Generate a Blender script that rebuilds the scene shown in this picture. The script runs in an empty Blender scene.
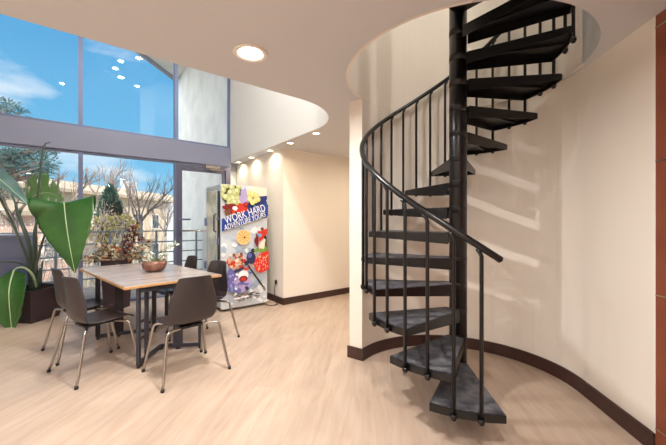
import bpy, bmesh, math, random
from mathutils import Vector, Matrix
PI = math.pi
C = bpy.context.scene.collection
rnd = random.Random(7)

# ---------------------------------------------------------------- measuring frame (building axes; camera at 0,0,H)
H = 1.30; FPX = 320.0; SA, CA = 0.623, 0.782
def W(lat, d, z=0.0):
    return Vector((lat*CA + d*SA, -lat*SA + d*CA, z))
def at(px, py, d):                       # a measured point of the place
    return W((px-333)/FPX*d, d, H + (222-py)*d/FPX)
def onf(px, py, z=0.0):
    d = (H-z)*FPX/(py-222); return W((px-333)/FPX*d, d, z)

# ---------------------------------------------------------------- materials
def s2l(c): return tuple(((v/255)/12.92 if v/255 <= .04045 else ((v/255+.055)/1.055)**2.4) for v in c) + (1,)
def mat(name, col, rough=.6, metal=0, spec=.5, noise=None, bump=None, coat=0):
    """noise=(scale, second colour, detail); bump=(scale,strength)"""
    m = bpy.data.materials.new(name); m.use_nodes = True
    nt = m.node_tree; b = nt.nodes['Principled BSDF']
    b.inputs['Base Color'].default_value = s2l(col)
    b.inputs['Roughness'].default_value = rough; b.inputs['Metallic'].default_value = metal
    b.inputs['Specular IOR Level'].default_value = spec
    b.inputs['Coat Weight'].default_value = coat
    tc = nt.nodes.new('ShaderNodeTexCoord')
    if noise:
        n = nt.nodes.new('ShaderNodeTexNoise'); n.inputs['Scale'].default_value = noise[0]
        n.inputs['Detail'].default_value = 5
        r = nt.nodes.new('ShaderNodeValToRGB'); r.color_ramp.elements[0].position = .35; r.color_ramp.elements[1].position = .65
        r.color_ramp.elements[0].color = s2l(col); r.color_ramp.elements[1].color = s2l(noise[1])
        nt.links.new(tc.outputs['Object'], n.inputs['Vector']); nt.links.new(n.outputs['Fac'], r.inputs['Fac'])
        nt.links.new(r.outputs['Color'], b.inputs['Base Color'])
    if bump:
        n = nt.nodes.new('ShaderNodeTexNoise'); n.inputs['Scale'].default_value = bump[0]; n.inputs['Detail'].default_value = 4
        bp = nt.nodes.new('ShaderNodeBump'); bp.inputs['Strength'].default_value = bump[1]; bp.inputs['Distance'].default_value = .01
        nt.links.new(tc.outputs['Object'], n.inputs['Vector']); nt.links.new(n.outputs['Fac'], bp.inputs['Height'])
        nt.links.new(bp.outputs['Normal'], b.inputs['Normal'])
    return m
def emis(name, col, s):
    m = bpy.data.materials.new(name); m.use_nodes = True; nt = m.node_tree
    b = nt.nodes['Principled BSDF']; b.inputs['Base Color'].default_value = s2l(col)
    b.inputs['Emission Color'].default_value = s2l(col); b.inputs['Emission Strength'].default_value = s
    return m
def glassmat(name, tint=(255,255,255), ior=1.45):
    m = bpy.data.materials.new(name); m.use_nodes = True; nt = m.node_tree; nt.nodes.clear()
    o = nt.nodes.new('ShaderNodeOutputMaterial'); t = nt.nodes.new('ShaderNodeBsdfTransparent'); g = nt.nodes.new('ShaderNodeBsdfGlossy')
    t.inputs['Color'].default_value = s2l(tint); g.inputs['Roughness'].default_value = 0.0
    f = nt.nodes.new('ShaderNodeFresnel'); f.inputs['IOR'].default_value = ior
    mx = nt.nodes.new('ShaderNodeMixShader')
    nt.links.new(f.outputs[0], mx.inputs[0]); nt.links.new(t.outputs[0], mx.inputs[1]); nt.links.new(g.outputs[0], mx.inputs[2])
    nt.links.new(mx.outputs[0], o.inputs[0]); return m
def plank_mat(name, cols, angle, plank=(1.5, .18), rough=.42, grain=.42, gap=(150,125,105)):
    m = bpy.data.materials.new(name); m.use_nodes = True; nt = m.node_tree; b = nt.nodes['Principled BSDF']
    L = nt.links.new
    tc = nt.nodes.new('ShaderNodeTexCoord'); mp = nt.nodes.new('ShaderNodeMapping'); mp.inputs['Rotation'].default_value = (0,0,angle)
    L(tc.outputs['Object'], mp.inputs['Vector'])
    br = nt.nodes.new('ShaderNodeTexBrick'); br.offset = .37; br.inputs['Scale'].default_value = 1
    br.inputs['Brick Width'].default_value = plank[0]; br.inputs['Row Height'].default_value = plank[1]
    br.inputs['Mortar Size'].default_value = .0012; br.inputs['Mortar Smooth'].default_value = .5; br.inputs['Bias'].default_value = 0
    br.inputs['Color1'].default_value = s2l(cols[0]); br.inputs['Color2'].default_value = s2l(cols[1]); br.inputs['Mortar'].default_value = s2l(gap)
    L(mp.outputs[0], br.inputs['Vector'])
    m2 = nt.nodes.new('ShaderNodeMapping'); m2.inputs['Scale'].default_value = (1.5, 11.0, 1); L(mp.outputs[0], m2.inputs['Vector'])
    n = nt.nodes.new('ShaderNodeTexNoise'); n.inputs['Scale'].default_value = 1.6; n.inputs['Detail'].default_value = 7; n.inputs['Distortion'].default_value = .7
    L(m2.outputs[0], n.inputs['Vector'])
    r = nt.nodes.new('ShaderNodeValToRGB'); r.color_ramp.elements[0].position = .38; r.color_ramp.elements[1].position = .72
    r.color_ramp.elements[0].color = (1,1,1,1); r.color_ramp.elements[1].color = s2l(cols[2])
    L(n.outputs['Fac'], r.inputs['Fac'])
    mx = nt.nodes.new('ShaderNodeMix'); mx.data_type = 'RGBA'; mx.blend_type = 'MULTIPLY'; mx.inputs[0].default_value = grain
    L(br.outputs['Color'], mx.inputs[6]); L(r.outputs['Color'], mx.inputs[7]); L(mx.outputs[2], b.inputs['Base Color'])
    b.inputs['Roughness'].default_value = rough
    return m

M = {}
M['wall'] = mat('cream_paint', (238,230,219), .75, noise=(1.5,(236,227,215)), bump=(60,.03))
M['whitewall'] = mat('white_paint', (222,222,218), .8)
M['ceil'] = mat('ceiling_paint', (208,209,212), .85)
M['base'] = mat('dark_baseboard', (62,38,32), .45)
M['floor'] = plank_mat('pale_oak_floor', ((194,173,154),(183,162,144),(208,184,164)), -PI/4, gap=(196,168,142), rough=.38)
M['cherry'] = mat('cherry_veneer', (142,78,54), .4, noise=(3,(126,64,44)))
M['chrome'] = mat('brushed_chrome', (200,190,180), .25, 1)
M['beam'] = mat('mauve_grey_panel', (132,136,158), .45, noise=(1.2,(128,132,154)))
M['frame'] = mat('anodised_frame', (112,120,150), .4, .3)
M['doorframe'] = mat('door_frame', (96,96,116), .4, .3)
M['glass'] = glassmat('window_glass')
M['stucco'] = mat('grey_stucco', (216,220,220), .95, noise=(2.2,(198,204,204)), bump=(7,.9))
M['black'] = mat('black_stair_paint', (15,13,15), .30, .0, .5)
M['tread'] = mat('worn_slate_tread', (56,59,68), .55, noise=(14,(104,103,106)), bump=(40,.3))
M['shell'] = mat('dark_taupe_shell', (52,45,46), .30, bump=(120,.05))
M['legmetal'] = mat('satin_steel_leg', (172,166,160), .28, 1)
M['rubber'] = mat('black_rubber', (30,30,32), .6)
M['tabletop'] = plank_mat('limed_oak_top', ((190,176,168),(180,166,158),(160,144,134)), 0, plank=(1.8,.15), rough=.22, grain=.6, gap=(150,132,118))
M['tabedge'] = mat('oak_edge', (196,150,100), .5)
M['tableg'] = mat('charcoal_steel', (52,50,58), .45, .2)
M['copper'] = mat('copper_bowl', (158,118,100), .35, .3, noise=(14,(112,72,58)))
M['trimw'] = mat('white_trim', (240,234,225), .5)
M['lamp'] = emis('lamp_diffuser', (255,246,232), 12)
M['lamps'] = emis('small_lamp_diffuser', (255,226,180), 14)
M['lampu'] = emis('upper_lamp_diffuser', (255,250,240), 60)
M['pot'] = mat('dark_plum_pot', (52,38,44), .4)
M['soil'] = mat('soil', (50,38,30), .95)
M['leaf'] = mat('banana_leaf', (50,100,34), .33, noise=(3,(34,80,28)), coat=.3)
M['leaf3'] = mat('glare_tinted_leaf', (104,132,132), .25, noise=(4,(84,116,112)), coat=.6)  # blue-grey tint stands for glare and backlight on the leaf
M['leaf2'] = mat('pale_leaf', (120,165,100), .35, noise=(4,(90,140,84)), coat=.3)
M['rib'] = mat('leaf_rib', (176,196,150), .5)
M['stem'] = mat('plant_stem', (70,84,72), .5)
M['blk'] = mat('black_plastic', (22,22,26), .4)
M['steelw'] = mat('machine_metal', (200,206,208), .35, .6)
M['mglass'] = mat('machine_glass_reflection', (180,196,190), .12, .2, .8, noise=(6,(216,222,206)), coat=1)  # pale greenish-white colour stands for the reflection in the machine's glass
M['outlet'] = mat('outlet_plate', (225,215,195), .5)
M['rail'] = mat('teal_grey_rail', (128,150,164), .5, .3)
M['deck'] = mat('balcony_deck', (178,170,160), .9, noise=(3,(160,152,142)))
M['ground'] = mat('winter_ground', (168,154,126), 1, noise=(.4,(128,124,92)))
M['bluebox'] = mat('blue_grey_panel', (92,106,144), .6)
M['pale'] = mat('pale_plinth', (206,208,206), .7)
M['bark'] = mat('bark', (112,100,96), .95, noise=(8,(142,130,124)))
M['barkl'] = mat('pale_bark', (150,140,134), .95, noise=(8,(120,110,106)))
M['pine'] = mat('pine_needles', (48,78,80), .8, noise=(3,(70,98,92)))
M['ever'] = mat('evergreen', (38,72,66), .8, noise=(3,(56,92,80)))
M['yellow'] = mat('yellow_foliage', (206,192,110), .8, noise=(6,(176,170,104)))
M['twig'] = mat('dry_twigs', (206,198,188), .9, noise=(6,(172,160,150)))
M['facade'] = mat('beige_facade', (206,190,168), .9, noise=(1,(190,172,150)))
M['roof'] = mat('tan_roof', (186,170,148), .9, noise=(2,(160,146,128)))
M['win'] = mat('dark_window', (64,78,92), .2)
M['lt'] = mat('pale_grey_siding', (176,186,194), .8)
M['maroon'] = mat('maroon_leaf', (96,44,48), .6)
M['tan'] = mat('tan_dry_leaf', (186,160,124), .7, noise=(9,(226,212,184)))
M['orange_l'] = mat('orange_leaf', (176,98,52), .6)
M['olive'] = mat('olive_leaf', (92,104,74), .6)
M['cloth'] = mat('pale_leaf_white', (196,204,186), .5)
def brickmat():
    m = bpy.data.materials.new('pink_brick'); m.use_nodes = True; nt = m.node_tree
    b = nt.nodes['Principled BSDF']; b.inputs['Roughness'].default_value = .9
    tc = nt.nodes.new('ShaderNodeTexCoord'); mp = nt.nodes.new('ShaderNodeMapping'); mp.inputs['Rotation'].default_value = (PI/2,0,0)
    br = nt.nodes.new('ShaderNodeTexBrick'); br.inputs['Scale'].default_value = 3.2
    br.inputs['Color1'].default_value = s2l((216,168,148)); br.inputs['Color2'].default_value = s2l((194,140,120)); br.inputs['Mortar'].default_value = s2l((226,214,204))
    nt.links.new(tc.outputs['Object'], mp.inputs[0]); nt.links.new(mp.outputs[0], br.inputs['Vector']); nt.links.new(br.outputs['Color'], b.inputs['Base Color'])
    return m
M['brick'] = brickmat()

# ---------------------------------------------------------------- mesh helpers
def obj(name, bm, m, parent=None, smooth=False, mods=None):
    me = bpy.data.meshes.new(name)
    bmesh.ops.recalc_face_normals(bm, faces=bm.faces) if mods != 'norecalc' else None
    bm.to_mesh(me); bm.free()
    for x in (m if isinstance(m, (list, tuple)) else [m]): me.materials.append(x)
    if smooth:
        for p in me.polygons: p.use_smooth = True
    o = bpy.data.objects.new(name, me); C.objects.link(o)
    if parent: o.parent = parent
    return o
def empty(name, loc=(0,0,0), rz=0):
    o = bpy.data.objects.new(name, None); C.objects.link(o); o.location = loc; o.rotation_euler = (0,0,rz); o.empty_display_size = .1
    return o
def tag(o, label, cat, group=None):
    o['label'] = label; o['category'] = cat
    if group: o['group'] = group
    return o
def struct(o): o['kind'] = 'structure'; return o
def box(bm, x0,x1,y0,y1,z0,z1, bev=0, mi=0, mtx=None):
    vs = [bm.verts.new((x,y,z)) for x in (x0,x1) for y in (y0,y1) for z in (z0,z1)]
    fs = [(0,1,3,2),(4,6,7,5),(0,4,5,1),(2,3,7,6),(0,2,6,4),(1,5,7,3)]
    faces = [bm.faces.new([vs[i] for i in f]) for f in fs]
    for f in faces: f.material_index = mi
    if mtx is not None: bmesh.ops.transform(bm, matrix=mtx, verts=vs)
    if bev:
        es = list({e for f in faces for e in f.edges})
        bmesh.ops.bevel(bm, geom=es, offset=bev, segments=2, affect='EDGES', profile=.5)
def B(*a, **k):
    bm = bmesh.new(); box(bm, *a, **k); return bm
def smoothpath(pts, n=8):
    pts = [Vector(p) for p in pts]
    if len(pts) < 3: return pts
    P = [pts[0]*2-pts[1]] + pts + [pts[-1]*2-pts[-2]]; out = []
    for i in range(1, len(P)-2):
        p0,p1,p2,p3 = P[i-1:i+3]
        for k in range(n):
            t = k/n
            out.append(.5*((2*p1)+(p2-p0)*t+(2*p0-5*p1+4*p2-p3)*t*t+(-p0+3*p1-3*p2+p3)*t**3))
    out.append(pts[-1]); return out
def tube(bm, pts, r, seg=8, mi=0, caps=True):
    pts = [Vector(p) for p in pts]; n = len(pts)
    rs = r if isinstance(r, (list,tuple)) else [r]*n
    if len(rs) != n: rs = [rs[0]+(rs[-1]-rs[0])*i/(n-1) for i in range(n)]
    up = None; rings = []
    for i,p in enumerate(pts):
        t = (pts[min(i+1,n-1)]-pts[max(i-1,0)]).normalized()
        if up is None: up = t.orthogonal().normalized()
        up = (up - t*up.dot(t));
        if up.length < 1e-5: up = t.orthogonal()
        up.normalize(); s = t.cross(up)
        rings.append([bm.verts.new(p + (up*math.cos(2*PI*k/seg)+s*math.sin(2*PI*k/seg))*rs[i]) for k in range(seg)])
    for a,b in zip(rings, rings[1:]):
        for k in range(seg):
            f = bm.faces.new((a[k],a[(k+1)%seg],b[(k+1)%seg],b[k])); f.material_index = mi; f.smooth = True
    if caps:
        for rg in (rings[0], rings[-1]): f = bm.faces.new(rg); f.material_index = mi
def T(pts, r, seg=8):
    bm = bmesh.new(); tube(bm, pts, r, seg); return bm
def lathe(bm, prof, cx=0, cy=0, seg=32, mi=0, closed=False):
    rings = []
    for (r,z) in prof:
        rings.append([bm.verts.new((cx+r*math.cos(2*PI*k/seg), cy+r*math.sin(2*PI*k/seg), z)) for k in range(seg)])
    prs = list(zip(rings, rings[1:])) + ([(rings[-1], rings[0])] if closed else [])
    for a,b in prs:
        for k in range(seg):
            f = bm.faces.new((a[k],a[(k+1)%seg],b[(k+1)%seg],b[k])); f.material_index = mi; f.smooth = True
    if not closed:
        bm.faces.new(rings[0]); bm.faces.new(rings[-1])
def prism(bm, poly, z0, z1, mi=0):
    lo = [bm.verts.new((p[0],p[1],z0)) for p in poly]; hi = [bm.verts.new((p[0],p[1],z1)) for p in poly]
    n = len(poly)
    fs = [bm.faces.new(lo), bm.faces.new(hi)] + [bm.faces.new((lo[i],lo[(i+1)%n],hi[(i+1)%n],hi[i])) for i in range(n)]
    for f in fs: f.material_index = mi
def strip(bm, pts, th, z0, z1):
    """a wall following pts; thickness th goes to the left of the path"""
    pts = [Vector((p[0],p[1])) for p in pts]; n = len(pts); off = []
    for i in range(n):
        a = (pts[i]-pts[i-1]).normalized() if i else None
        b = (pts[i+1]-pts[i]).normalized() if i < n-1 else None
        na = Vector((-a.y,a.x)) if a else None; nb = Vector((-b.y,b.x)) if b else None
        if na is None: nn = nb
        elif nb is None: nn = na
        else:
            nn = (na+nb).normalized(); nn = nn/max(.3, nn.dot(na))
        off.append(pts[i]+nn*th)
    rings = [[bm.verts.new((p.x,p.y,z0)), bm.verts.new((p.x,p.y,z1)), bm.verts.new((q.x,q.y,z1)), bm.verts.new((q.x,q.y,z0))] for p,q in zip(pts,off)]
    for a,b in zip(rings, rings[1:]):
        for k in range(4): bm.faces.new((a[k],a[(k+1)%4],b[(k+1)%4],b[k]))
    bm.faces.new(rings[0]); bm.faces.new(rings[-1])
def arc(cx,cy,r,a0,a1,n=32):
    return [(cx+r*math.cos(math.radians(a0+(a1-a0)*i/n)), cy+r*math.sin(math.radians(a0+(a1-a0)*i/n))) for i in range(n+1)]
def copy_tree(o, parent=None):
    c = o.copy(); C.objects.link(c)
    if parent is not None: c.parent = parent
    for ch in list(o.children):
        copy_tree(ch, c)
    return c

# ---------------------------------------------------------------- the setting
ZC = 2.46; ZF = 3.0; ZU = 5.3            # low ceiling, upper floor, upper ceiling
SX, SY = W(.984, 2.52).x, W(.984, 2.52).y  # stair centre
SR = .745                                  # rail radius
YW = 6.2                                   # glass plane
X1, Y1 = 2.33, 2.55
XL, YB, XR = -3.6, -2.6, 5.2

struct(obj('floor', B(XL-.2, XR+.2, YB-.2, YW+.1, -.12, 0), M['floor']))

def slab(name, outer, holes, z0, z1, m):
    cu = bpy.data.curves.new(name, 'CURVE'); cu.dimensions = '2D'; cu.fill_mode = 'BOTH'; cu.extrude = (z1-z0)/2
    for poly in [outer]+holes:
        sp = cu.splines.new('POLY'); sp.points.add(len(poly)-1)
        for p,q in zip(sp.points, poly): p.co = (q[0],q[1],0,1)
        sp.use_cyclic_u = True
    t = bpy.data.objects.new('tmp', cu); C.objects.link(t)
    dg = bpy.context.evaluated_depsgraph_get(); me = bpy.data.meshes.new_from_object(t.evaluated_get(dg))
    bpy.data.objects.remove(t); me.materials.clear(); me.materials.append(m)
    me.transform(Matrix.Translation((0,0,(z0+z1)/2)))
    o = bpy.data.objects.new(name, me); C.objects.link(o); return struct(o)
hole = arc(SX, SY, .882, -50, 215, 60) + arc(SX, SY, .862, 215.2, 309.8, 24)
RC = .7
corner = arc(X1-RC+.01, Y1+RC, RC, 0, -90, 16)
outer = [(XL,YB),(XR,YB),(XR,YW),(X1+.01,YW)] + corner + [(XL,Y1)]
slab('ceiling', outer, [hole], ZC, ZF, M['ceil'])
struct(obj('ceiling_upper', B(XL-.2, XR+.2, YB-.2, YW+.35, ZU, ZU+.25), M['ceil']))
# outer shell
struct(obj('wall_left', B(XL-.2, XL, YB-.2, YW+.1, 0, ZU), M['wall']))
struct(obj('wall_rear', B(XL, XR, YB-.2, YB, 0, ZU), M['wall']))
struct(obj('wall_far_right', B(XR, XR+.2, YB-.2, YW+.1, 0, ZU), M['wall']))
# block behind the vending machine: white return and cream face
struct(obj('wall_back', B(2.52, XR, 4.41, YW+.1, 0, ZC), M['wall']))
bm = bmesh.new()
strip(bm, [(2.505,YW-.06),(2.505,4.395),(XR,4.395)], .015, 0, .105)
struct(obj('baseboard_back', bm, M['base']))
# curved wall round the stair and its straight run
inner = []
for i in range(49):
    a_ = 107-154*i/48; r_ = .862+.052*min(1,max(0,(40-a_)/70)); inner.append((SX+r_*math.cos(math.radians(a_)), SY+r_*math.sin(math.radians(a_))))
PE = W(1.815, 1.80)
inner += [(PE.x, PE.y)]
bm = bmesh.new(); strip(bm, inner, .14, 0, ZC-.001)
o = struct(obj('wall_right', bm, M['wall']))
bm = bmesh.new(); strip(bm, [Vector(p)+ (Vector((SX,SY))-Vector(p)).normalized()*.015 if i<49 else Vector(p)+Vector((-.0106,.0106)) for i,p in enumerate(inner)], .0145, 0, .11)
# wrap the wall's end
e0 = Vector(inner[0]); rad = (e0-Vector((SX,SY))).normalized(); tan = Vector((-rad.y, rad.x))
strip(bm, [e0-rad*.015+tan*.015, e0+rad*.155+tan*.015], -.0145, 0, .11)
struct(obj('baseboard_right', bm, M['base']))
# corridor side wall behind the curved wall
struct(obj('wall_corridor', B(2.75, XR, 2.22, 2.36, 0, ZC-.001), M['wall']))
# upper level walls
up = [(X1,YW-.0)] + arc(X1-RC, Y1+RC, RC, 0, -90, 16)
bm = bmesh.new(); strip(bm, up, .10, ZC+.002, ZU)
struct(obj('wall_upper_right', bm, M['whitewall']))
bm = bmesh.new(); strip(bm, arc(SX, SY, .862, 215, -50, 60), .0195, ZC+.0005, ZU)
struct(obj('wall_upper_stair', bm, M['wall']))
# cherry panelled wall
dirb = Vector((-1,-1)).normalized()
nrm = Vector((-.7071,.7071))
wl = 3.6
p0 = Vector((PE.x,PE.y)); ang = math.atan2(dirb.y, dirb.x)
wroot = struct(obj('wall_panelled', B(0, wl, 0, .1, 0, ZC-.001), M['cherry']))
wroot.location = (p0.x,p0.y,0); wroot.rotation_euler = (0,0,ang)
zs = [.14,.89,1.64,2.39]
for z in zs:
    obj('metal_reveal', B(0, wl, -.003, .004, z-.004, z+.004), M['chrome'], wroot)
obj('corner_strip', B(-.012, 0, -.003, .05, 0, ZC-.002), M['trimw'], wroot)

# ---------------------------------------------------------------- window wall
bm = bmesh.new(); box(bm, XL, X1, YW-.08, YW+.12, 2.37, 2.73, bev=.006)
o = struct(obj('trim_1', bm, M['beam']))
mull = [-3.95,-2.62,-1.30,.03,1.36]
def window(n, x0, x1, z0, z1):
    fb = bmesh.new(); w = .028; y0,y1 = YW-.05, YW+.05
    box(fb, x0, x0+w, y0,y1, z0,z1); box(fb, x1-w, x1, y0,y1, z0,z1)
    box(fb, x0+w, x1-w, y0,y1, z0,z0+w+.01); box(fb, x0+w, x1-w, y0,y1, z1-w,z1)
    o = struct(obj('window_%d' % n, fb, M['frame']))
    obj('window_pane', B(x0+w, x1-w, YW-.004, YW+.004, z0+w, z1-w), M['glass'], o)
n = 1
for a,b in zip(mull, mull[1:]):
    a = max(a, XL)
    window(n, a, b, .0, 2.37); n += 1
    window(n, a, b, 2.73, ZU); n += 1
window(n, 1.36, X1, 2.73, ZU)
# door bay
bm = bmesh.new()
box(bm, 1.36,1.40,YW-.06,YW+.06,0,2.37); box(bm, 2.24,X1,YW-.06,YW+.06,0,2.37); box(bm,1.40,2.24,YW-.06,YW+.06,2.30,2.37)
d = struct(obj('door_1', bm, M['doorframe']))
bm = bmesh.new()
box(bm,1.405,1.46,YW-.03,YW+.02,.02,2.285); box(bm,2.185,2.235,YW-.03,YW+.02,.02,2.285)
box(bm,1.46,2.185,YW-.03,YW+.02,2.23,2.285); box(bm,1.46,2.185,YW-.03,YW+.02,.02,.22)
lf = obj('door_leaf', bm, M['doorframe'], d)
obj('door_pane', B(1.46,2.185,YW-.008,YW,.22,2.23), M['glass'], d)
bm = bmesh.new(); tube(bm, [(1.43,YW-.09,1.14),(2.21,YW-.09,1.14)], .012, 10)
for x in (1.44,2.20): tube(bm, [(x,YW-.09,1.14),(x,YW-.03,1.14)], .01, 8)
obj('push_bar', bm, M['chrome'], d)
obj('door_lock', B(1.41,1.60,YW-.05,YW-.03,1.33,1.365, bev=.004), M['frame'], d)
bm = bmesh.new(); box(bm, 1.85,2.12,YW-.10,YW-.03,2.30,2.36, bev=.008); box(bm,1.92,2.2,YW-.09,YW-.075,2.275,2.29)
obj('door_closer', bm, M['chrome'], d)

# ---------------------------------------------------------------- lights
def area(parent, loc, size, power, col, spread=170):
    l = bpy.data.lights.new('lamp', 'AREA'); l.shape = 'DISK'; l.size = size; l.energy = power; l.color = col; l.spread = math.radians(spread)
    o = bpy.data.objects.new('lamp', l); C.objects.link(o); o.location = loc; o.parent = parent; return o
def downlight(x, y, z, r, power, m, label, group, col=(1,.975,.955), spread=170):
    t = empty('ceiling_light', (x,y,z)); tag(t, label, 'light', group)
    bm = bmesh.new(); lathe(bm, [(r*.86,-.0005),(r*.84,-.003),(r,.0-.010),(r*1.16,-.012),(r*1.26,-.008),(r*1.28,-.0005)], seg=36, closed=True); obj('trim_ring', bm, M['trimw'], t)
    bm = bmesh.new(); lathe(bm, [(r*.83,-.004),(r*.83,-.001)], seg=36); obj('diffuser', bm, m, t)
    area(t, (0,0,-.016), r*.9, power, col, spread); return t
bigp = W(-.566,2.196*(ZC-H)/1.16)
KL = 22.5
downlight(.925, 2.07, ZC, .092, KL*1.6, M['lamp'], 'large round white recessed light in the low ceiling above the open floor', None)
for (x,y) in ((-.9,2.05),(-2.6,2.05),(.75,.2),(-.9,.2),(-2.6,.2),(-.9,-1.6),(-2.6,-1.6)):  # fill lamps, added out of view to brighten the room evenly
    downlight(x, y, ZC, .092, KL, M['lamp'], 'added round white recessed fill light in the low ceiling, out of view', 'added fill lights out of view')
sl = ['nearest the curved ceiling edge','above the cream wall corner','just past the cream wall corner','over the vending machine','beside the window frame']
for y,s in zip((3.40,4.05,4.68,5.40,5.98), sl):
    downlight(2.428, y, ZC, .045, 2.8, M['lamps'], 'small warm recessed light in the narrow soffit, '+s, 'small soffit lights', (1,.84,.62), 150)
for (x,y) in ((3.6,3.4),(4.6,3.4)):  # unseen lamps, added to brighten the corridor
    downlight(x, y, ZC, .07, 7, M['lamps'], 'added recessed light in the corridor ceiling, unseen behind the curved wall', 'added corridor lights', (1,.86,.68))
for (x,y) in ((2.25,-.3),(2.75,.15)):  # unseen lamps, added to brighten the upper stair wall
    downlight(x, y, ZU, .08, 25, M['lampu'], 'added unseen round recessed light in the ceiling high above the spiral stair', 'added lights above the stair', (1,.95,.86))
# upper ceiling lights, seen reflected in the upper glass
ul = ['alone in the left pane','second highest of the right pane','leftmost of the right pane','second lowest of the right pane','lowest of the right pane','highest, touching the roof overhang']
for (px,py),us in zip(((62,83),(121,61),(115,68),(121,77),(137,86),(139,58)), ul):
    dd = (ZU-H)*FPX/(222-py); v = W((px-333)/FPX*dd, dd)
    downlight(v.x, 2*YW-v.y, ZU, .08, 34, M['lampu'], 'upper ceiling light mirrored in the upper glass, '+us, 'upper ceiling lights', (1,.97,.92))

# ---------------------------------------------------------------- spiral staircase
SC = W(.996, 2.55)
st = empty('spiral_staircase', (SC.x,SC.y,0))
# camera-frame angle phi -> building frame angle
ROT = math.degrees(math.atan2(-SA, CA))     # lateral axis direction in building frame
def pol(phi, r, z=0):
    a = math.radians(phi + ROT); return Vector((r*math.cos(a), r*math.sin(a), z))
R_ = .2; STEP = 22.5; PH0 = -107.5
tag(st, 'black steel spiral staircase winding up through the round ceiling opening', 'staircase')
bm = bmesh.new(); lathe(bm, [(.0665,0),(.0665,4.02)], seg=40); obj('column', bm, M['black'], st)
bm = bmesh.new(); lathe(bm, [(.0672,.0),(.13,.0),(.13,.010),(.125,.013),(.0672,.013)], seg=40, closed=True); obj('base_plate', bm, M['black'], st)
bm = bmesh.new(); lathe(bm, [(.001,4.02),(.072,4.02),(.072,4.04),(.05,4.06),(.001,4.07)], seg=32); obj('column_cap', bm, M['black'], st)
def tread(t):
    phi = PH0 - STEP*(t-1); z = R_*t + (.008 if t < 3 else .019); hw = 16.4; ro = .74
    cdir = pol(phi,1); cs = Vector((-cdir.y,cdir.x,0))
    outl = [pol(phi-hw+2*hw*k/6, ro) for k in range(7)]
    inn = [cdir*.055+cs*.062, cdir*.055-cs*.062]
    # path order: inner right (−cs side is smaller angle)
    poly = [inn[1]] + outl + [inn[0]]
    bm = bmesh.new()
    cen = cdir*.42
    ins = [cen + (p-cen)*.975 for p in poly]
    prism(bm, [(p.x,p.y) for p in poly], z-.014, z-.004)
    # down-turned flanges
    n = len(poly)
    for i in range(n):
        j = (i+1)%n
        if i == n-1: continue
        a,b,c_,d_ = poly[i],poly[j],ins[j],ins[i]
        def low(p): return z-.050-.045*max(0,min(1,(.70-p.length)/.60))
        q4 = (a,b,c_,d_)
        lo_ = [bm.verts.new((p.x,p.y,low(p))) for p in q4]; hi_ = [bm.verts.new((p.x,p.y,z-.014)) for p in q4]
        bm.faces.new(lo_); bm.faces.new(hi_)
        for g in range(4): bm.faces.new((lo_[g],lo_[(g+1)%4],hi_[(g+1)%4],hi_[g]))
    # stiffening rib under the plate
    prism(bm, [tuple((cdir*.07+cs*.012).xy),tuple((cdir*.71+cs*.012).xy),tuple((cdir*.71-cs*.012).xy),tuple((cdir*.07-cs*.012).xy)], z-.030, z-.014)
    o = obj('tread', bm, M['black'], st)
    bm = bmesh.new(); prism(bm, [tuple((cen+(p-cen)*.97).xy) for p in poly], z-.004, z+.0005)
    obj('grip_surface', bm, M['tread'], o)
    bm = bmesh.new(); lathe(bm, [(.0660,z-.046),(.0674,z-.046),(.0674,z+.004),(.0672,z+.008),(.0660,z+.008)], seg=32, closed=True)
    obj('collar', bm, M['black'], o)
for t in range(1, 15): tread(t)
def railz(phi): return 1.155 + (-101.9-phi)/STEP*R_
k = 0
for t in range(1, 15):
    for s in (5.6,-5.6):
        phi = PH0-STEP*(t-1)+s; zt = R_*t + (.008 if t < 3 else .019)
        p = pol(phi, .757); zr = railz(phi)
        bm = bmesh.new(); tube(bm, [(p.x,p.y,zt-.052),(p.x,p.y,zr-.05)]+[tuple(pol(phi-.6, .759, zr-.03)),tuple(pol(phi-1.8,.764,zr-.008))], .0115, 10)
        b = obj('baluster', bm, M['black'], st)
        bm = bmesh.new(); lathe(bm, [(.012,zt-.046),(.0185,zt-.046),(.0185,zt-.022),(.012,zt-.022)], p.x,p.y, 16, closed=True)
        lathe(bm, [(.0118,zt-.057),(.0135,zt-.054),(.0135,zt-.049),(.0118,zt-.047)], p.x,p.y, 12, closed=True)
        q = pol(phi, .74)
        tube(bm, [(q.x,q.y,zt-.034),(p.x,p.y,zt-.034)], .008, 8)
        obj('clamp', bm, M['black'], b)
hp = [pol(ph, .764, railz(ph)) for ph in [-94.8-2.5*i for i in range(0, 132)]]
bm = bmesh.new(); tube(bm, hp, .0195, 12)
hr = obj('handrail', bm, M['black'], st)
bm = bmesh.new(); e = hp[0]; d_ = (hp[0]-hp[1]).normalized(); tube(bm, [e-d_*.001, e+d_*.008, e+d_*.014], [.0205,.018,.010], 12); obj('rail_end_cap', bm, M['black'], hr)
# landing at the upper floor
bm = bmesh.new()
lo = [pol(a, .83) for a in [-141+i*5 for i in range(19)]]
prism(bm, [(0,0)]+[(p.x,p.y) for p in lo], ZF-.05, ZF)
obj('landing', bm, M['black'], st)

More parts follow.
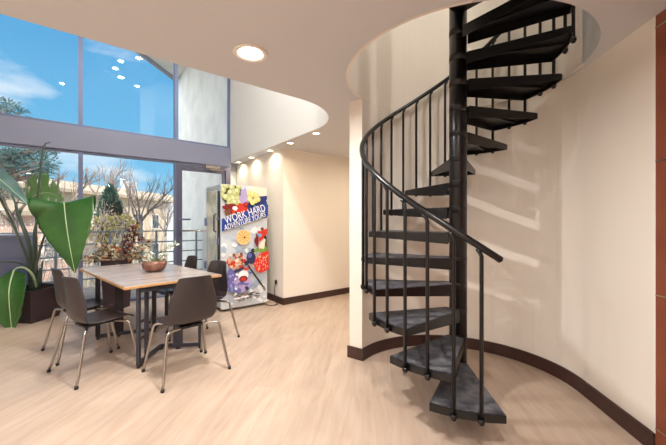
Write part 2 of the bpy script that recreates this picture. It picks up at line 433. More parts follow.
# ---------------------------------------------------------------- table
tb = empty('meeting_table', (.602,4.185,0), math.radians(10))
tag(tb, 'rectangular table with pale wood top and charcoal steel gate legs', 'table')
bm = bmesh.new(); box(bm, -.45,.45,-.87,.87,.715,.7395, bev=.004); obj('edge_band', bm, M['tabedge'], tb)
bm = bmesh.new(); box(bm, -.447,.447,-.867,.867,.7385,.7415); obj('tabletop', bm, M['tabletop'], tb)
Rm = Matrix.Rotation(math.radians(-10),4,'Z')
def tl(x,y): v = Rm @ Vector((x-.602,y-4.185,0)); return v.x,v.y
def post(p, name='leg', w=.022, dd=.012, z1=.715, a=0):
    x,y = tl(*p); bm = bmesh.new(); box(bm,-w,w,-dd,dd,.035,z1, bev=.002, mtx=Matrix.Translation((x,y,0))@Matrix.Rotation(a,4,'Z')); return obj(name, bm, M['tableg'], tb)
def bar(p,q,z,h=.018,w=.012,name='foot_bar'):
    a = Vector(tl(*p)); b = Vector(tl(*q)); L = (b-a).length; an = math.atan2((b-a).y,(b-a).x)
    bm = bmesh.new(); box(bm, 0,L,-w,w,z-h,z+h, bev=.002, mtx=Matrix.Translation((a.x,a.y,0))@Matrix.Rotation(an,4,'Z')); return obj(name, bm, M['tableg'], tb)
def caster(p):
    x,y = tl(*p); bm = bmesh.new(); tube(bm, [(x-.012,y,.019),(x+.012,y,.019)], .0185, 14); obj('caster', bm, M['rubber'], tb)
LA=(.42,3.30); LB=(.66,3.64); LC=(.985,3.43)
post(LA, w=.025, a=.9); post((.50,3.42), w=.025, a=.9); post((.80,3.55), w=.045, a=-.6); post(LC, w=.02, a=-.6)
bar(LA,LB,.04); bar(LB,LC,.04); bar(LA,(.50,3.42),.25,.012,.008,'cross_bar'); bar(LA,(.50,3.42),.40,.012,.008,'cross_bar')
bar(LA,LC,.69,.02,.015,'apron')
for p in (LA,LB,LC,(.80,3.55)): caster(p)
FD=(.17,4.38); FE=(.70,4.26); FG=(.93,4.75)
post(FD, w=.022); post((.36,4.34), w=.045); post(FE, w=.022); post(FG, w=.022)
bar(FD,FE,.04); bar(FE,FG,.04); bar(FD,FE,.69,.02,.015,'apron')
bar((.58,3.5),(.5,4.3),.69,.02,.015,'apron')
for p in (FD,(.36,4.34),FE,FG): caster(p)

# ---------------------------------------------------------------- chairs
def chair():
    root = empty('shell_chair')
    prof = [(.235,.425),(.222,.443),(.19,.450),(.12,.447),(.04,.441),(-.04,.437),(-.10,.438),(-.145,.452),
            (-.172,.480),(-.186,.525),(-.194,.58),(-.200,.64),(-.207,.70),(-.216,.76),(-.228,.82),(-.236,.852)]
    wid = [.165,.185,.200,.208,.208,.200,.190,.182, .190,.205,.209,.200,.182,.162,.143,.138]
    split = 7; nx = 10
    def surf(i0,i1):
        bm = bmesh.new(); rows = []
        for i in range(i0,i1+1):
            y,z = prof[i]; w = wid[i]; row = []
            bend = max(0,min(1,(i-6)/4))
            for k in range(nx+1):
                u = -1+2*k/nx
                row.append(bm.verts.new((u*w, y + bend*.045*u*u, z + (1-bend)*.018*u*u*(1 if i>1 else 0) - (bend*.010*(u**4) if i==15 else 0))))
            rows.append(row)
        for a,b in zip(rows,rows[1:]):
            for k in range(nx): bm.faces.new((a[k],a[k+1],b[k+1],b[k])).smooth = True
        return bm
    for nm,a,b in (('seat',0,split),('backrest',split,15)):
        o = obj(nm, surf(a,b), M['shell'], root, True)
        s = o.modifiers.new('s','SOLIDIFY'); s.thickness = .010; s.offset = 0
        s2 = o.modifiers.new('b','SUBSURF'); s2.levels = 1; s2.render_levels = 1
    for sx in (-1,1):
        for sy in (-1,1):
            tip = (sx*.275, -.25 if sy<0 else .235, .0)
            top = (sx*.215, -.165 if sy<0 else .165, .395)
            p = smoothpath([(sx*.06,sy*.10,.412),(sx*.15,sy*.135,.414),(top[0]-sx*.008,top[1],top[2]+.012),(top[0]+sx*.006,top[1]+sy*.012,.355)],4)
            p += [Vector((tip[0]*.8+top[0]*.2, tip[1]*.8+top[1]*.2, .075)), Vector((tip[0],tip[1],.012))]
            l = obj('leg', T(p,.0112,10), M['legmetal'], root)
            obj('foot_cap', T([(tip[0]*.995,tip[1]*.995,.022),(tip[0],tip[1],.0)],.014,12), M['rubber'], l)
    obj('seat_bracket', B(-.09,.09,-.13,.13,.405,.425,bev=.004), M['blk'], root)
    return root
c0 = chair()
spots = [((.745,3.0),7.2,'dark shell chair at the near end of the table with its back to the viewer'),
         ((.13,3.53),-70,'dark shell chair on the window side of the table, nearer of the two'),
         ((.03,4.15),-76,'dark shell chair on the plant side of the table, mostly hidden behind the nearer one'),
         ((1.09,3.66),110,'dark shell chair pulled up in front of the vending machine poster'),
         ((1.0,4.46),100,'dark shell chair at the far side of the table, nearest the glass door')]
for i,((x,y),a,lb) in enumerate(spots):
    c = c0 if i == 0 else copy_tree(c0)
    c.location = (x,y,0); c.rotation_euler = (0,0,math.radians(a)); tag(c, lb, 'chair', 'shell chairs round the table')

# bowl with plant on the table
bw = empty('plant_bowl', (.675,4.09,.7415)); tag(bw, 'copper brown bowl holding a small pale plant on the table', 'bowl')
bm = bmesh.new(); lathe(bm, [(.06,0),(.095,.014),(.120,.05),(.127,.085),(.112,.128),(.104,.126),(.115,.085),(.105,.05),(.08,.02),(.001,.016)], seg=36); obj('bowl_body', bm, M['copper'], bw)
bm = bmesh.new(); lathe(bm, [(.108,.095),(.06,.105),(.001,.11)], seg=24); obj('soil', bm, M['soil'], bw)
def leafquad(bm, c, dirv, L, w, up=None, mi=0):
    dirv = dirv.normalized(); s = dirv.cross(up if up is not None else Vector((rnd.uniform(-1,1),rnd.uniform(-1,1),rnd.uniform(-1,1))))
    if s.length < 1e-3: s = dirv.orthogonal()
    s.normalize(); nn = s.cross(dirv)
    a = bm.verts.new(c); b = bm.verts.new(c+dirv*L*.45+s*w+nn*w*.3); d = bm.verts.new(c+dirv*L*.45-s*w+nn*w*.3); e = bm.verts.new(c+dirv*L)
    f = bm.faces.new((a,b,e)); g = bm.faces.new((a,e,d)); f.material_index = mi; g.material_index = mi
def rv(): 
    while True:
        v = Vector((rnd.uniform(-1,1),rnd.uniform(-1,1),rnd.uniform(-1,1)))
        if .05 < v.length < 1: return v
bm = bmesh.new()
for i in range(26):
    a = rnd.uniform(0,2*PI); e = rnd.uniform(.02,.10); h = rnd.uniform(.11,.20)
    leafquad(bm, Vector((math.cos(a)*.03,math.sin(a)*.03,.085)), Vector((math.cos(a)*e*1.6,math.sin(a)*e*1.6,h-.08)), rnd.uniform(.08,.15), .018, mi=rnd.choice([0,0,1,2]))
for (x,y,h) in ((.14,-.10,.26),(.19,-.14,.30),(.09,-.05,.2),(-.05,.04,.22)):
    tube(bm, smoothpath([(0,0,.085),(x*.3,y*.3,h*.75),(x,y,h)],5), .003, 6, mi=0)
    for q in range(5): leafquad(bm, Vector((x,y,h)), rv(), .06, .02, mi=1)
obj('foliage', bm, [M['olive'],M['cloth'],M['maroon']], bw)

# ---------------------------------------------------------------- bird of paradise plant
pc = at(34,318,4.33)
bp = empty('potted_bird_of_paradise', (pc.x,pc.y-.05,0)); tag(bp, 'tall broad-leaved plant in a dark plum tapered square pot by the window', 'plant')
O = Vector((pc.x,pc.y-.05,0))
def prismt(bm, w0,w1,z0,z1,wall=.02):
    def ring(w,z): return [bm.verts.new((x*w,y*w,z)) for x,y in ((-1,-1),(1,-1),(1,1),(-1,1))]
    r = [ring(w0,z0),ring(w1,z1),ring(w1-wall,z1),ring(w1-wall-.01,z1-.06)]
    for a,b in zip(r,r[1:]):
        for k in range(4): bm.faces.new((a[k],a[(k+1)%4],b[(k+1)%4],b[k]))
    bm.faces.new(r[0]); return r
bm = bmesh.new(); prismt(bm,.185,.26,0,.43); bmesh.ops.transform(bm, matrix=Matrix.Rotation(math.radians(-45),4,'Z'), verts=bm.verts); obj('pot', bm, M['pot'], bp)
bm = bmesh.new(); box(bm,-.235,.235,-.235,.235,.33,.385); bmesh.ops.transform(bm, matrix=Matrix.Rotation(math.radians(-45),4,'Z'), verts=bm.verts); obj('soil', bm, M['soil'], bp)
def leaf(pts, hw, side, m, cup=.12, notches=0, n=26, nx=10, parent=bp, flip=1, lag=.25):
    """pts world midrib; hw list of half widths (left,right) ; side world side vector"""
    P = smoothpath(pts, 8); P = [p-O for p in P]; N = len(P)
    bm = bmesh.new(); rows = []
    side = Vector(side).normalized()
    for i,p in enumerate(P):
        t = i/(N-1); tg = (P[min(i+1,N-1)]-P[max(i-1,0)]).normalized()
        s = (side - tg*side.dot(tg)).normalized(); nn = s.cross(tg)*flip
        f = t*(len(hw)-1); k = min(int(f),len(hw)-2); w = hw[k]+(hw[k+1]-hw[k])*(f-k)
        row = []
        for j in range(-nx,nx+1):
            u = j/nx
            rip = .006*math.sin(i*2.3+abs(u)*2)*abs(u)
            row.append(bm.verts.new(p + s*u*w + nn*(-cup*w*u*u+rip) + tg*abs(u)**2*w*lag))
        rows.append(row)
    for i,(a,b) in enumerate(zip(rows,rows[1:])):
        for j in range(2*nx):
            if notches and (i % notches == 0) and (j < nx*.7 or j > nx*1.3): continue
            bm.faces.new((a[j],a[j+1],b[j+1],b[j])).smooth = True
    o = obj('leaf', bm, m, parent)
    sm = o.modifiers.new('s','SOLIDIFY'); sm.thickness = .002
    obj('midrib', T(P, [.010]+[.010-.007*i/(N-1) for i in range(1,N)], 8), M['rib'], o)
    return o
rt = Vector((CA,-SA,0)); fw = Vector((SA,CA,0)); upv = Vector((0,0,1))
# big front leaf
leaf([at(62,216,4.25), at(63,206,4.12), at(64,203.5,3.98), at(66,222,3.88), at(70,248,3.84), at(75,273,3.86)],
     [.03,.28,.325,.335,.33,.25,.13,.005], rt, M['leaf'], cup=-.04, lag=0)
leaf([at(26,204,4.5), at(36,195,4.45), at(50,193,4.4), at(64,200,4.3)], [.02,.2,.28,.25,.13,.01], upv, M['leaf2'], notches=5)
leaf([at(-30,160,4.0), at(-10,172,4.0), at(10,188,4.02), at(28,205,4.05)], [.02,.09,.11,.10,.06,.01], upv*.3+rt*.3+fw*1, M['leaf3'], cup=.4)
leaf([at(14,270,4.1),at(10,284,3.98),at(9,300,3.93),at(12,333,3.95)], [.02,.2,.25,.24,.17,.01], rt, M['leaf'], cup=.25)
leaf([at(-20,262,4.2),at(-36,275,4.1),at(-46,300,4.0),at(-48,330,4.0)], [.02,.18,.2,.15,.01], rt, M['leaf'], cup=.25)
base = Vector((0,0,.37))
def stem(pts, r=.011, col='stem'):
    P = [p-O for p in smoothpath(pts,6)]
    obj('stem', T(P,[r*1.3,r*.6],8), M[col], bp)
b1 = O+base
for i,(tops) in enumerate([
    [at(34,250,4.28), at(36,225,4.3), at(50,208,4.35), at(62,216,4.25)],
    [at(36,240,4.33), at(37,205,4.35), at(43,150,4.4), at(50,142,4.5)],
    [at(29,248,4.25), at(18,215,4.3), at(16,203,4.45), at(26,204,4.5)],
    [at(24,250,4.2), at(0,198,4.1), at(-22,165,4.05), at(-30,160,4.0)],
    [at(33,276,4.2), at(26,268.5,4.15), at(19,267.5,4.12), at(14,270,4.1)],
    [at(30,275,4.2), at(24,265,4.2), at(10,262,4.2), at(-20,262,4.2)],
    [at(30,245,4.3), at(22,222,4.35), at(14,200,4.4), at(4,176,4.5)],
    [at(40,250,4.25), at(46,232,4.2), at(50,222,4.3)]]):
    o_ = Vector((rnd.uniform(-.05,.05),rnd.uniform(-.05,.05),0))
    stem([b1+o_]+tops, .014 if i not in (5,) else .012, 'rib' if i == 4 else 'stem')
bm = bmesh.new()
for i in range(9):
    a = rnd.uniform(0,2*PI); r = rnd.uniform(.02,.07)
    tube(bm, [(r*math.cos(a),r*math.sin(a),.37),(r*1.6*math.cos(a),r*1.6*math.sin(a),.37+rnd.uniform(.2,.42))],[.022,.008],8)
obj('stem_base', bm, M['stem'], bp)

# planter with dried shrub
pl = empty('planter_shrub', (.46,5.82,0)); tag(pl, 'tan and maroon dried shrub in a dark planter behind the table', 'plant')
bm = bmesh.new(); prismt(bm,.12,.145,0,.735); bmesh.ops.transform(bm, matrix=Matrix.Rotation(math.radians(-40),4,'Z'), verts=bm.verts); obj('planter', bm, M['pot'], pl)
bm = bmesh.new(); box(bm,-.118,.118,-.118,.118,.62,.69); bmesh.ops.transform(bm, matrix=Matrix.Rotation(math.radians(-40),4,'Z'), verts=bm.verts); obj('soil', bm, M['soil'], pl)
bm = bmesh.new(); O2 = Vector((.46,5.82,0)); tips = []
for (px,py) in ((88,258),(96,253),(104,247),(114,246),(126,243),(137,224),(142,234),(138,254),(124,254),(94,263),(84,263),(148,260),(108,258),(98,242),(150,242)):
    e = at(px,py,4.85+rnd.uniform(-.12,.12))-O2; e.y = min(e.y,.30)
    tube(bm, smoothpath([(rnd.uniform(-.05,.05),rnd.uniform(-.05,.05),.68),(e.x*.35,e.y*.35,.68+(e.z-.68)*.7+.06),tuple(e)],5),[.007,.003],6); tips.append(e)
obj('branches', bm, M['bark'], pl)
bm = bmesh.new()
for i in range(520):
    j = rnd.randrange(len(tips)); e = tips[j]; f = rnd.uniform(.35,1.0)
    c = Vector((e.x*f, e.y*f, .72+(e.z-.72)*f)) + rv()*.06; c.y = min(c.y,.3)
    c.z = max(c.z,.74)
    mi = rnd.choices([0,1,2,3],[.62,.08,.12,.18])[0]
    if j in (4,5,6): mi = rnd.choice([1,1,1,2,3])
    d__ = rv(); d__.y = min(d__.y,.05)
    leafquad(bm, c, d__, rnd.uniform(.05,.11), rnd.uniform(.012,.024), mi=mi)
obj('foliage', bm, [M['tan'],M['maroon'],M['orange_l'],M['olive']], pl)

# ---------------------------------------------------------------- vending machine
vx0,vx1,vy0,vy1,vz = 1.60,2.335,4.60,5.26,1.85
vm = empty('vending_machine', ((vx0+vx1)/2,(vy0+vy1)/2,0)); tag(vm, 'vending machine with a glass front and a sports and fruit poster on its side', 'vending machine')
ox,oy = (vx0+vx1)/2,(vy0+vy1)/2; hx,hy = (vx1-vx0)/2,(vy1-vy0)/2
obj('cabinet', B(-hx+.03,hx,-hy,hy,.03,vz,bev=.004), M['steelw'], vm)
for x in (-hx+.08,hx-.06):
    for y in (-hy+.06,hy-.06): obj('foot', T([(x,y,0),(x,y,.035)],.02,12), M['blk'], vm)
dr = obj('front_door', B(-hx,-hx+.03,-hy,hy,.06,vz-.005,bev=.006), M['steelw'], vm)
obj('glass_front', B(-hx-.006,-hx,-hy+.16,hy-.05,.35,vz-.08,bev=.002), M['mglass'], dr)
cp = obj('control_panel', B(-hx-.008,-hx,-hy+.02,-hy+.11,.45,vz-.10,bev=.002), M['blk'], dr)
for z,h in ((1.35,.03),(1.02,.10),(.66,.08)):
    obj('keypad' if z==1.02 else 'coin_slot', B(-hx-.022,-hx-.008,-hy+.03,-hy+.10,z-h/2,z+h/2,bev=.002), M['steelw'] if z==.66 else M['frame'], cp)
for z in (1.30,.62): obj('hinge', B(-hx-.03,-hx,hy-.045,hy,z-.06,z+.06,bev=.004), M['frame'], dr)
bm = bmesh.new(); tube(bm, [(-hx-.01,-hy+.15,1.15),(-hx-.045,-hy+.15,1.17),(-hx-.045,-hy+.15,1.40),(-hx-.01,-hy+.15,1.42)],.009,10); obj('door_handle', bm, M['blk'], dr)
# poster as one flat panel with printed shapes
PC = {}
def pm(name,c): 
    PC[name] = len(plist); plist.append(mat('print_'+name, c, .35, 0, .5, coat=.2)); return PC[name]
plist = []
for nme,c in (('pale',(208,216,224)),('blue',(30,66,150)),('deep',(24,48,120)),('sky',(122,156,200)),('grape',(190,196,130)),('grape2',(222,222,176)),('dkgrn',(70,84,50)),
              ('red',(206,52,40)),('dred',(120,28,30)),('orange',(240,176,96)),('peel',(246,214,160)),('nut',(222,164,128)),('cream',(238,224,206)),('berry',(40,44,84)),
              ('straw',(216,44,40)),('seed',(250,190,150)),('leafg',(126,160,70)),('purple',(104,104,172)),('lilac',(176,160,206)),('white',(244,244,246)),('black',(34,32,38)),('grey',(120,118,122)),('brown',(120,72,50)),('yellow',(226,214,120)),('haze',(168,186,206)),('snow',(196,208,222))): pm(nme,c)
PW, PHt = 2*hx-.008, vz-.03-.02
bm = bmesh.new(); layer = [0]
def pp(u,v,L): return Vector((-hx+.004+u*PW, -hy-.0015-L*.00025, .04+v*PHt))
def shape(pts, m):
    layer[0] += 1
    f = bm.faces.new([bm.verts.new(pp(u,v,layer[0])) for u,v in pts]); f.material_index = PC[m]
AS = PHt/PW
def ell(u,v,r,m,ry=None,rot=0,n=18,jit=0):
    ry = r if ry is None else ry; pts = []
    for k in range(n):
        a = 2*PI*k/n; j = 1+rnd.uniform(-jit,jit); x = r*math.cos(a)*j; y = ry*math.sin(a)*j
        X = x*math.cos(rot)-y*math.sin(rot); Y = x*math.sin(rot)+y*math.cos(rot)
        U = u+X; V = v+Y/AS; pts.append((min(max(U,.0),1),min(max(V,0),1)))
    shape(pts, m)
shape([(0,0),(1,0),(1,1),(0,1)],'pale')
shape([(.3,.70),(1,.74),(1,.93),(.86,.95),(.72,.88),(.6,.86),(.35,.86)],'blue')
shape([(.7,.9),(1,.88),(1,1),(.6,1)],'cream')
shape([(.55,.8),(.9,.83),(1,.9),(1,.93),(.8,.92),(.6,.87)],'deep')
for i in range(60): ell(rnd.uniform(.03,.97),rnd.uniform(.02,.64),rnd.uniform(.04,.12),rnd.choice(['haze','white','pale','white','snow']),rnd.uniform(.03,.08),rnd.uniform(-.5,.5),jit=.2)
# grapes
ell(.2,.93,.26,'dkgrn',.20,jit=.15)
for i in range(26):
    u = rnd.uniform(.0,.42); v = rnd.uniform(.84,.995); ell(u,v,.06,'grape'); ell(u-.012,v+.006,.035,'grape2')
ell(.46,.90,.09,'lilac',.20,jit=.2)
for i in range(12):
    u = rnd.uniform(.56,.78); v = rnd.uniform(.865,.96); ell(u,v,.055,'yellow'); ell(u-.01,v+.005,.03,'grape2')
# red rider with a turning wheel
ell(.18,.81,.16,'dred',.10,-.2,jit=.25); ell(.4,.80,.13,'red',.12,.5,jit=.25); ell(.33,.77,.12,'red',.16,.1,jit=.2); ell(.31,.745,.09,'black',.09); ell(.31,.745,.045,'red')
ell(.5,.845,.055,'dred'); ell(.5,.85,.035,'red'); ell(.27,.81,.05,'white',jit=.3); ell(.6,.78,.02,'brown',.10,.1)
ell(.12,.78,.09,'brown',.05,.6,jit=.3); ell(.70,.82,.03,'sky',.05)
# blue band
shape([(0,.625),(1,.755),(1,.855),(0,.725)],'blue')
# orange slice
ell(.45,.575,.155,'peel'); ell(.45,.575,.135,'orange')
for k in range(9):
    a = 2*PI*k/9; shape([(.45+.02*math.cos(a),.575+.02*math.sin(a)/AS),(.45+.115*math.cos(a+.25),.575+.115*math.sin(a+.25)/AS),(.45+.12*math.cos(a+.05),.575+.12*math.sin(a+.05)/AS)],'peel')
ell(.47,.572,.02,'black')
# climber
ell(.86,.64,.04,'brown'); ell(.85,.605,.10,'red',.06,.3,jit=.3); ell(.80,.585,.08,'sky',.05,-.4,jit=.3); ell(.86,.565,.11,'red',.035,.5,jit=.2)
ell(.74,.54,.05,'dred',.14,.1,jit=.3); ell(.93,.56,.035,'black',.12,.2); ell(.92,.61,.05,'red',.09,-.5,jit=.2); ell(.88,.50,.08,'cream',.12,jit=.3); ell(.95,.49,.03,'dkgrn',.12,.1)
# muesli
for i in range(60):
    ell(rnd.uniform(.12,.48),rnd.uniform(.30,.44),rnd.uniform(.02,.045),rnd.choice(['nut','cream','red','nut','brown','peel']),jit=.2)
# blueberries
ell(.60,.40,.10,'berry',.13,.2); ell(.57,.42,.05,'purple'); ell(.64,.46,.045,'black'); ell(.50,.36,.05,'berry')
# strawberry
ell(.72,.46,.06,'leafg',.03,.4,jit=.4); ell(.84,.45,.10,'leafg',.045,-.2,jit=.4); ell(.93,.47,.07,'leafg',.04,.5,jit=.3)
shape([(.66,.34),(.70,.29),(.80,.265),(1,.29),(1,.45),(.9,.445),(.78,.425),(.69,.39)],'straw')
for i in range(42):
    u = rnd.uniform(.69,.98); v = rnd.uniform(.29,.42); ell(u,v,.011,'seed',.016)
# skier
ell(.20,.24,.15,'purple',.22,.3,jit=.25); ell(.38,.20,.2,'lilac',.16,-.2,jit=.3); ell(.30,.17,.2,'purple',.10,.2,jit=.35)
for i in range(26): ell(rnd.uniform(.05,.6),rnd.uniform(.11,.30),rnd.uniform(.02,.06),rnd.choice(['purple','lilac','white','sky','lilac','berry']),rnd.uniform(.015,.03),rnd.uniform(0,3),jit=.3)
ell(.42,.26,.11,'white'); ell(.42,.235,.09,'dred',.06); ell(.42,.232,.06,'red',.035); ell(.33,.31,.12,'berry',.03,.3,jit=.2); ell(.5,.315,.08,'red',.025,.2,jit=.3)
shape([(.50,.34),(.53,.345),(.90,.135),(.87,.125)],'black'); shape([(.84,.14),(.88,.155),(.92,.12),(.88,.11)],'grey')
for i in range(46): ell(rnd.uniform(.25,.74),rnd.uniform(.035,.095)+.02,rnd.uniform(.02,.06),rnd.choice(['grey','black','brown','grey']),.012,rnd.uniform(-.4,.5),jit=.3)
for i in range(10): ell(rnd.uniform(.05,.95),rnd.uniform(.0,.1),rnd.uniform(.03,.07),'white',.02,jit=.3)
po = obj('side_poster', bm, plist, vm, mods='norecalc')
for p in po.data.polygons:
    pass
def text(s, size, loc, rot, m, parent, name='lettering', wid=None, shear=0):
    cu = bpy.data.curves.new('t','FONT'); cu.body = s; cu.size = size; cu.shear = shear; cu.extrude = .0004
    t = bpy.data.objects.new('t', cu); C.objects.link(t); bpy.context.view_layer.update()
    me = bpy.data.meshes.new_from_object(t.evaluated_get(bpy.context.evaluated_depsgraph_get())); bpy.data.objects.remove(t)
    if wid:
        xs = [v.co.x for v in me.vertices]; k_ = wid/(max(xs)-min(xs)); 
        for v in me.vertices: v.co.x = (v.co.x-min(xs))*k_
    me.materials.clear(); me.materials.append(m)
    o = bpy.data.objects.new(name, me); C.objects.link(o); o.parent = parent; o.location = loc; o.rotation_euler = rot; return o
WT = plist[PC['white']]
an = math.atan2(.13*PHt, PW)
yo = -hy-.0015-.00025*(layer[0]+6)
text('WORK HARD', .155, (-hx+.004+.05*PW, yo, .04+.685*PHt), (PI/2,-an,0), WT, po, wid=.90*PW)
text('ADVENTURE YOURS', .115, (-hx+.004+.03*PW, yo-.0006, .04+.632*PHt), (PI/2,-an,0), WT, po, wid=.93*PW, shear=.2)

# outlet with plug and cord
ol = empty('wall_outlet', (2.52,4.619,.33)); tag(ol, 'wall outlet with a black plug beside the vending machine', 'outlet')
obj('outlet_plate', B(-.005,0,-.036,.036,-.058,.058,bev=.0015), M['outlet'], ol)
obj('plug', B(-.035,-.005,-.018,.018,-.03,.03,bev=.005), M['blk'], ol)
cd = obj('power_cord', T(smoothpath([(2.49,4.619,.31),(2.475,4.622,.2),(2.478,4.60,.05),(2.47,4.53,.008),(2.44,4.47,.007),(2.37,4.47,.007),(2.32,4.52,.007),(2.30,4.66,.008)],6),.006,8), M['blk'])
tag(cd, 'thin black power cord running from the outlet down to the vending machine', 'cord')

# ---------------------------------------------------------------- outside
struct(obj('ground', B(-60,60,8.3,90,-3.6,-3.3), M['ground']))
struct(obj('balcony_floor', B(-6,2.35,YW+.12,8.2,-.25,-.03), M['deck']))
struct(obj('wall_exterior', B(2.36,2.6,YW+.13,10.4,-3.3,9), M['stucco']))
# angled roof overhang outside the upper window
ea = at(128,47,7.7); eb = at(175,83,9.62)
ev = Vector((eb.x-ea.x, eb.y-ea.y)).normalized(); en = Vector((ev.y,-ev.x))
if en.dot(Vector((CA,-SA))) < 0: en = -en
ze = H+(222-47)*7.7/FPX
cn = empty('roof_overhang', (ea.x,ea.y,ze)); tag(cn, 'grey edged roof overhang crossing the top of the upper window', 'roof')
a2 = Vector((0,0))-ev*2.0; b2 = Vector((eb.x-ea.x,eb.y-ea.y))
bm = bmesh.new(); prism(bm, [tuple(a2),tuple(b2),tuple(b2+en*.06),tuple(a2+en*.06)], 0,.34); obj('fascia', bm, M['beam'], cn)
bm = bmesh.new(); prism(bm, [tuple(a2-en*.05),tuple(b2-en*.05),tuple(b2),tuple(a2)], .26,.38); obj('gutter', bm, M['frame'], cn)
bm = bmesh.new(); prism(bm, [tuple(a2+en*.06),tuple(b2+en*.06),tuple(b2+en*4.2),tuple(a2+en*4.2)], .1,.3); obj('soffit', bm, M['stucco'], cn)
# balcony railing
rl = empty('balcony_railing', (-.5,8.0,0)); tag(rl, 'teal grey metal balcony railing outside the lower windows', 'railing')
for z in (1.10,.86,.63,.40,.17):
    obj('rail', B(-5.2,2.84,-.014 if z<1 else -.025,.014 if z<1 else .025,z-.013,z+.013), M['rail'], rl)
for i in range(-6,4):
    x = -.41+.845*i+.08+.5
    obj('post', B(x-.02,x+.02,-.02,.02,-.03,1.09), M['rail'], rl)
# blue-grey cabinet at the far left
cb = empty('outdoor_cabinet', tuple(at(0,240,5.1).xy)+(0,)); cb.location.z = -.03
cb.location = (-1.28,7.15,-.03)
tag(cb, 'blue-grey boxy cabinet on a pale plinth standing on the balcony', 'cabinet')
obj('plinth', B(-.72,.72,-.35,.35,0,.32,bev=.01), M['pale'], cb); obj('cabinet_body', B(-.69,.69,-.32,.32,.32,1.10,bev=.01), M['bluebox'], cb); obj('cabinet_top', B(-.71,.71,-.34,.34,1.10,1.125,bev=.004), M['frame'], cb)

# far apartment building, at 45 degrees to the room
def bframe(px,d):
    p = W((px-333)/FPX*d, d); return p
f0 = bframe(84,25); fd = Vector((1,1)).normalized()
bl = empty('apartment_building', (f0.x,f0.y,-3.3), PI/4); tag(bl, 'long beige apartment building with a tan roof beyond the bare trees', 'building')
zt = 4.47+3.3
obj('wall', B(-12,22,0,8,0,zt-1.0), M['facade'], bl)
bm = bmesh.new()
box(bm,-12.4,22.4,-.5,8.5,zt-1.0,zt-.75); 
vs = [(-12.4,-.5,zt-.75),(22.4,-.5,zt-.75),(22.4,8.5,zt-.75),(-12.4,8.5,zt-.75),(-12.4,1.2,zt),(22.4,1.2,zt),(22.4,6.8,zt),(-12.4,6.8,zt)]
V = [bm.verts.new(v) for v in vs]
for f in ((0,1,5,4),(1,2,6,5),(2,3,7,6),(3,0,4,7),(4,5,6,7),(0,3,2,1)): bm.faces.new([V[i] for i in f])
obj('roof', bm, M['roof'], bl)
for i in range(14):
    x = -11+i*2.35
    for z0 in (.9,3.9):
        wv = obj('window', B(x,x+1.1,-.04,.0,z0,z0+1.5), M['trimw'], bl)
        obj('pane', B(x+.08,x+1.02,-.06,-.04,z0+.08,z0+1.42), M['win'], wv)
    if i%3 == 1:
        obj('balcony', B(x+1.2,x+2.2,-.9,0,2.9,3.8), M['facade'], bl)
obj('chimney', B(5.6,6.6,.6,1.6,zt-.6,zt+.75), M['lt'], bl)
tw = obj('stair_tower', B(10.2,12.4,-.9,.0,0,zt-1.1), M['lt'], bl); obj('tower_window', B(10.8,11.6,-.95,-.9,4.4,5.3), M['win'], tw)
# pink brick house at the left
g0 = W(-14.5,13)
br = empty('brick_house', (g0.x,g0.y,-3.3), PI/4); tag(br, 'pink brick house wall seen behind the tall potted plant', 'building')
obj('wall', B(-6,4.6,0,5,0,4.9), M['brick'], br)
obj('roof', B(-6.3,4.9,-.3,5.3,4.9,5.1), M['roof'], br)
for i in range(4):
    wv = obj('window', B(-4.6+i*2.4,-3.4+i*2.4,-.05,0,2.7,4.1), M['trimw'], br); obj('pane', B(-4.5+i*2.4,-3.5+i*2.4,-.07,-.05,2.8,4.0), M['win'], wv)

# trees
def branchy(bm, p, d, L, r, depth, spread=.6, up=.15, segs=3, ends=None):
    pts = [p]; dd = d.normalized(); q = p.copy()
    for k in range(segs):
        dd = (dd + rv()*.22 + upv*up*.3).normalized(); q = q + dd*L/segs; pts.append(q)
    tube(bm, pts, [r, r*.62], 6 if depth>1 else 4, caps=False)
    if ends is not None and depth <= 1: ends.append(q)
    if depth == 0: return
    for k in range(rnd.choice([1,2,2,3])):
        t = rnd.uniform(.45,1.0); i = min(int(t*segs), segs-1); s = pts[i].lerp(pts[i+1], t*segs-i)
        nd = (dd + rv()*spread*1.3 + upv*up).normalized()
        branchy(bm, s, nd, L*rnd.uniform(.55,.8), r*.55, depth-1, spread, up, segs, ends)
    nd = (dd+rv()*.35+upv*up).normalized(); branchy(bm, q, nd, L*.75, r*.62, depth-1, spread, up, segs, ends)
def baretree(px, d, ztop, fork, label, depth=4, mat_='bark', r=.09):
    b = W((px-333)/FPX*d, d, -3.3); t = empty('bare_tree', b); tag(t, label, 'tree', 'bare trees beyond the balcony')
    bm = bmesh.new(); zf = H+(222-fork)*d/FPX+3.3
    tube(bm, [(0,0,0),(.05,.03,zf*.5),(0,0,zf)],[r*1.3,r*.85],8)
    obj('trunk', bm, M[mat_], t)
    bm = bmesh.new(); L = (ztop-fork)*-d/FPX*.40
    for k in range(4):
        a = k*PI/2+rnd.uniform(-.4,.4); branchy(bm, Vector((0,0,zf-.02-k*.2)), Vector((math.cos(a)*.7,math.sin(a)*.7,1)), L, r*.55, depth)
    obj('branches', bm, M[mat_], t)
baretree(106, 12.5, 158, 196, 'bare forked tree rising behind the evergreen, left of the roof tower', 4)
baretree(140, 11.5, 160, 222, 'bare tree in front of the apartment building, nearest the glass door', 4)
baretree(70, 11, 160, 205, 'bare branching tree behind the window mullion', 4)
baretree(15, 10, 150, 215, 'bare tree at the far left behind the potted plant', 4)
baretree(165, 16, 190, 225, 'small pale bare tree before the apartment building wall', 4, 'barkl', .07)
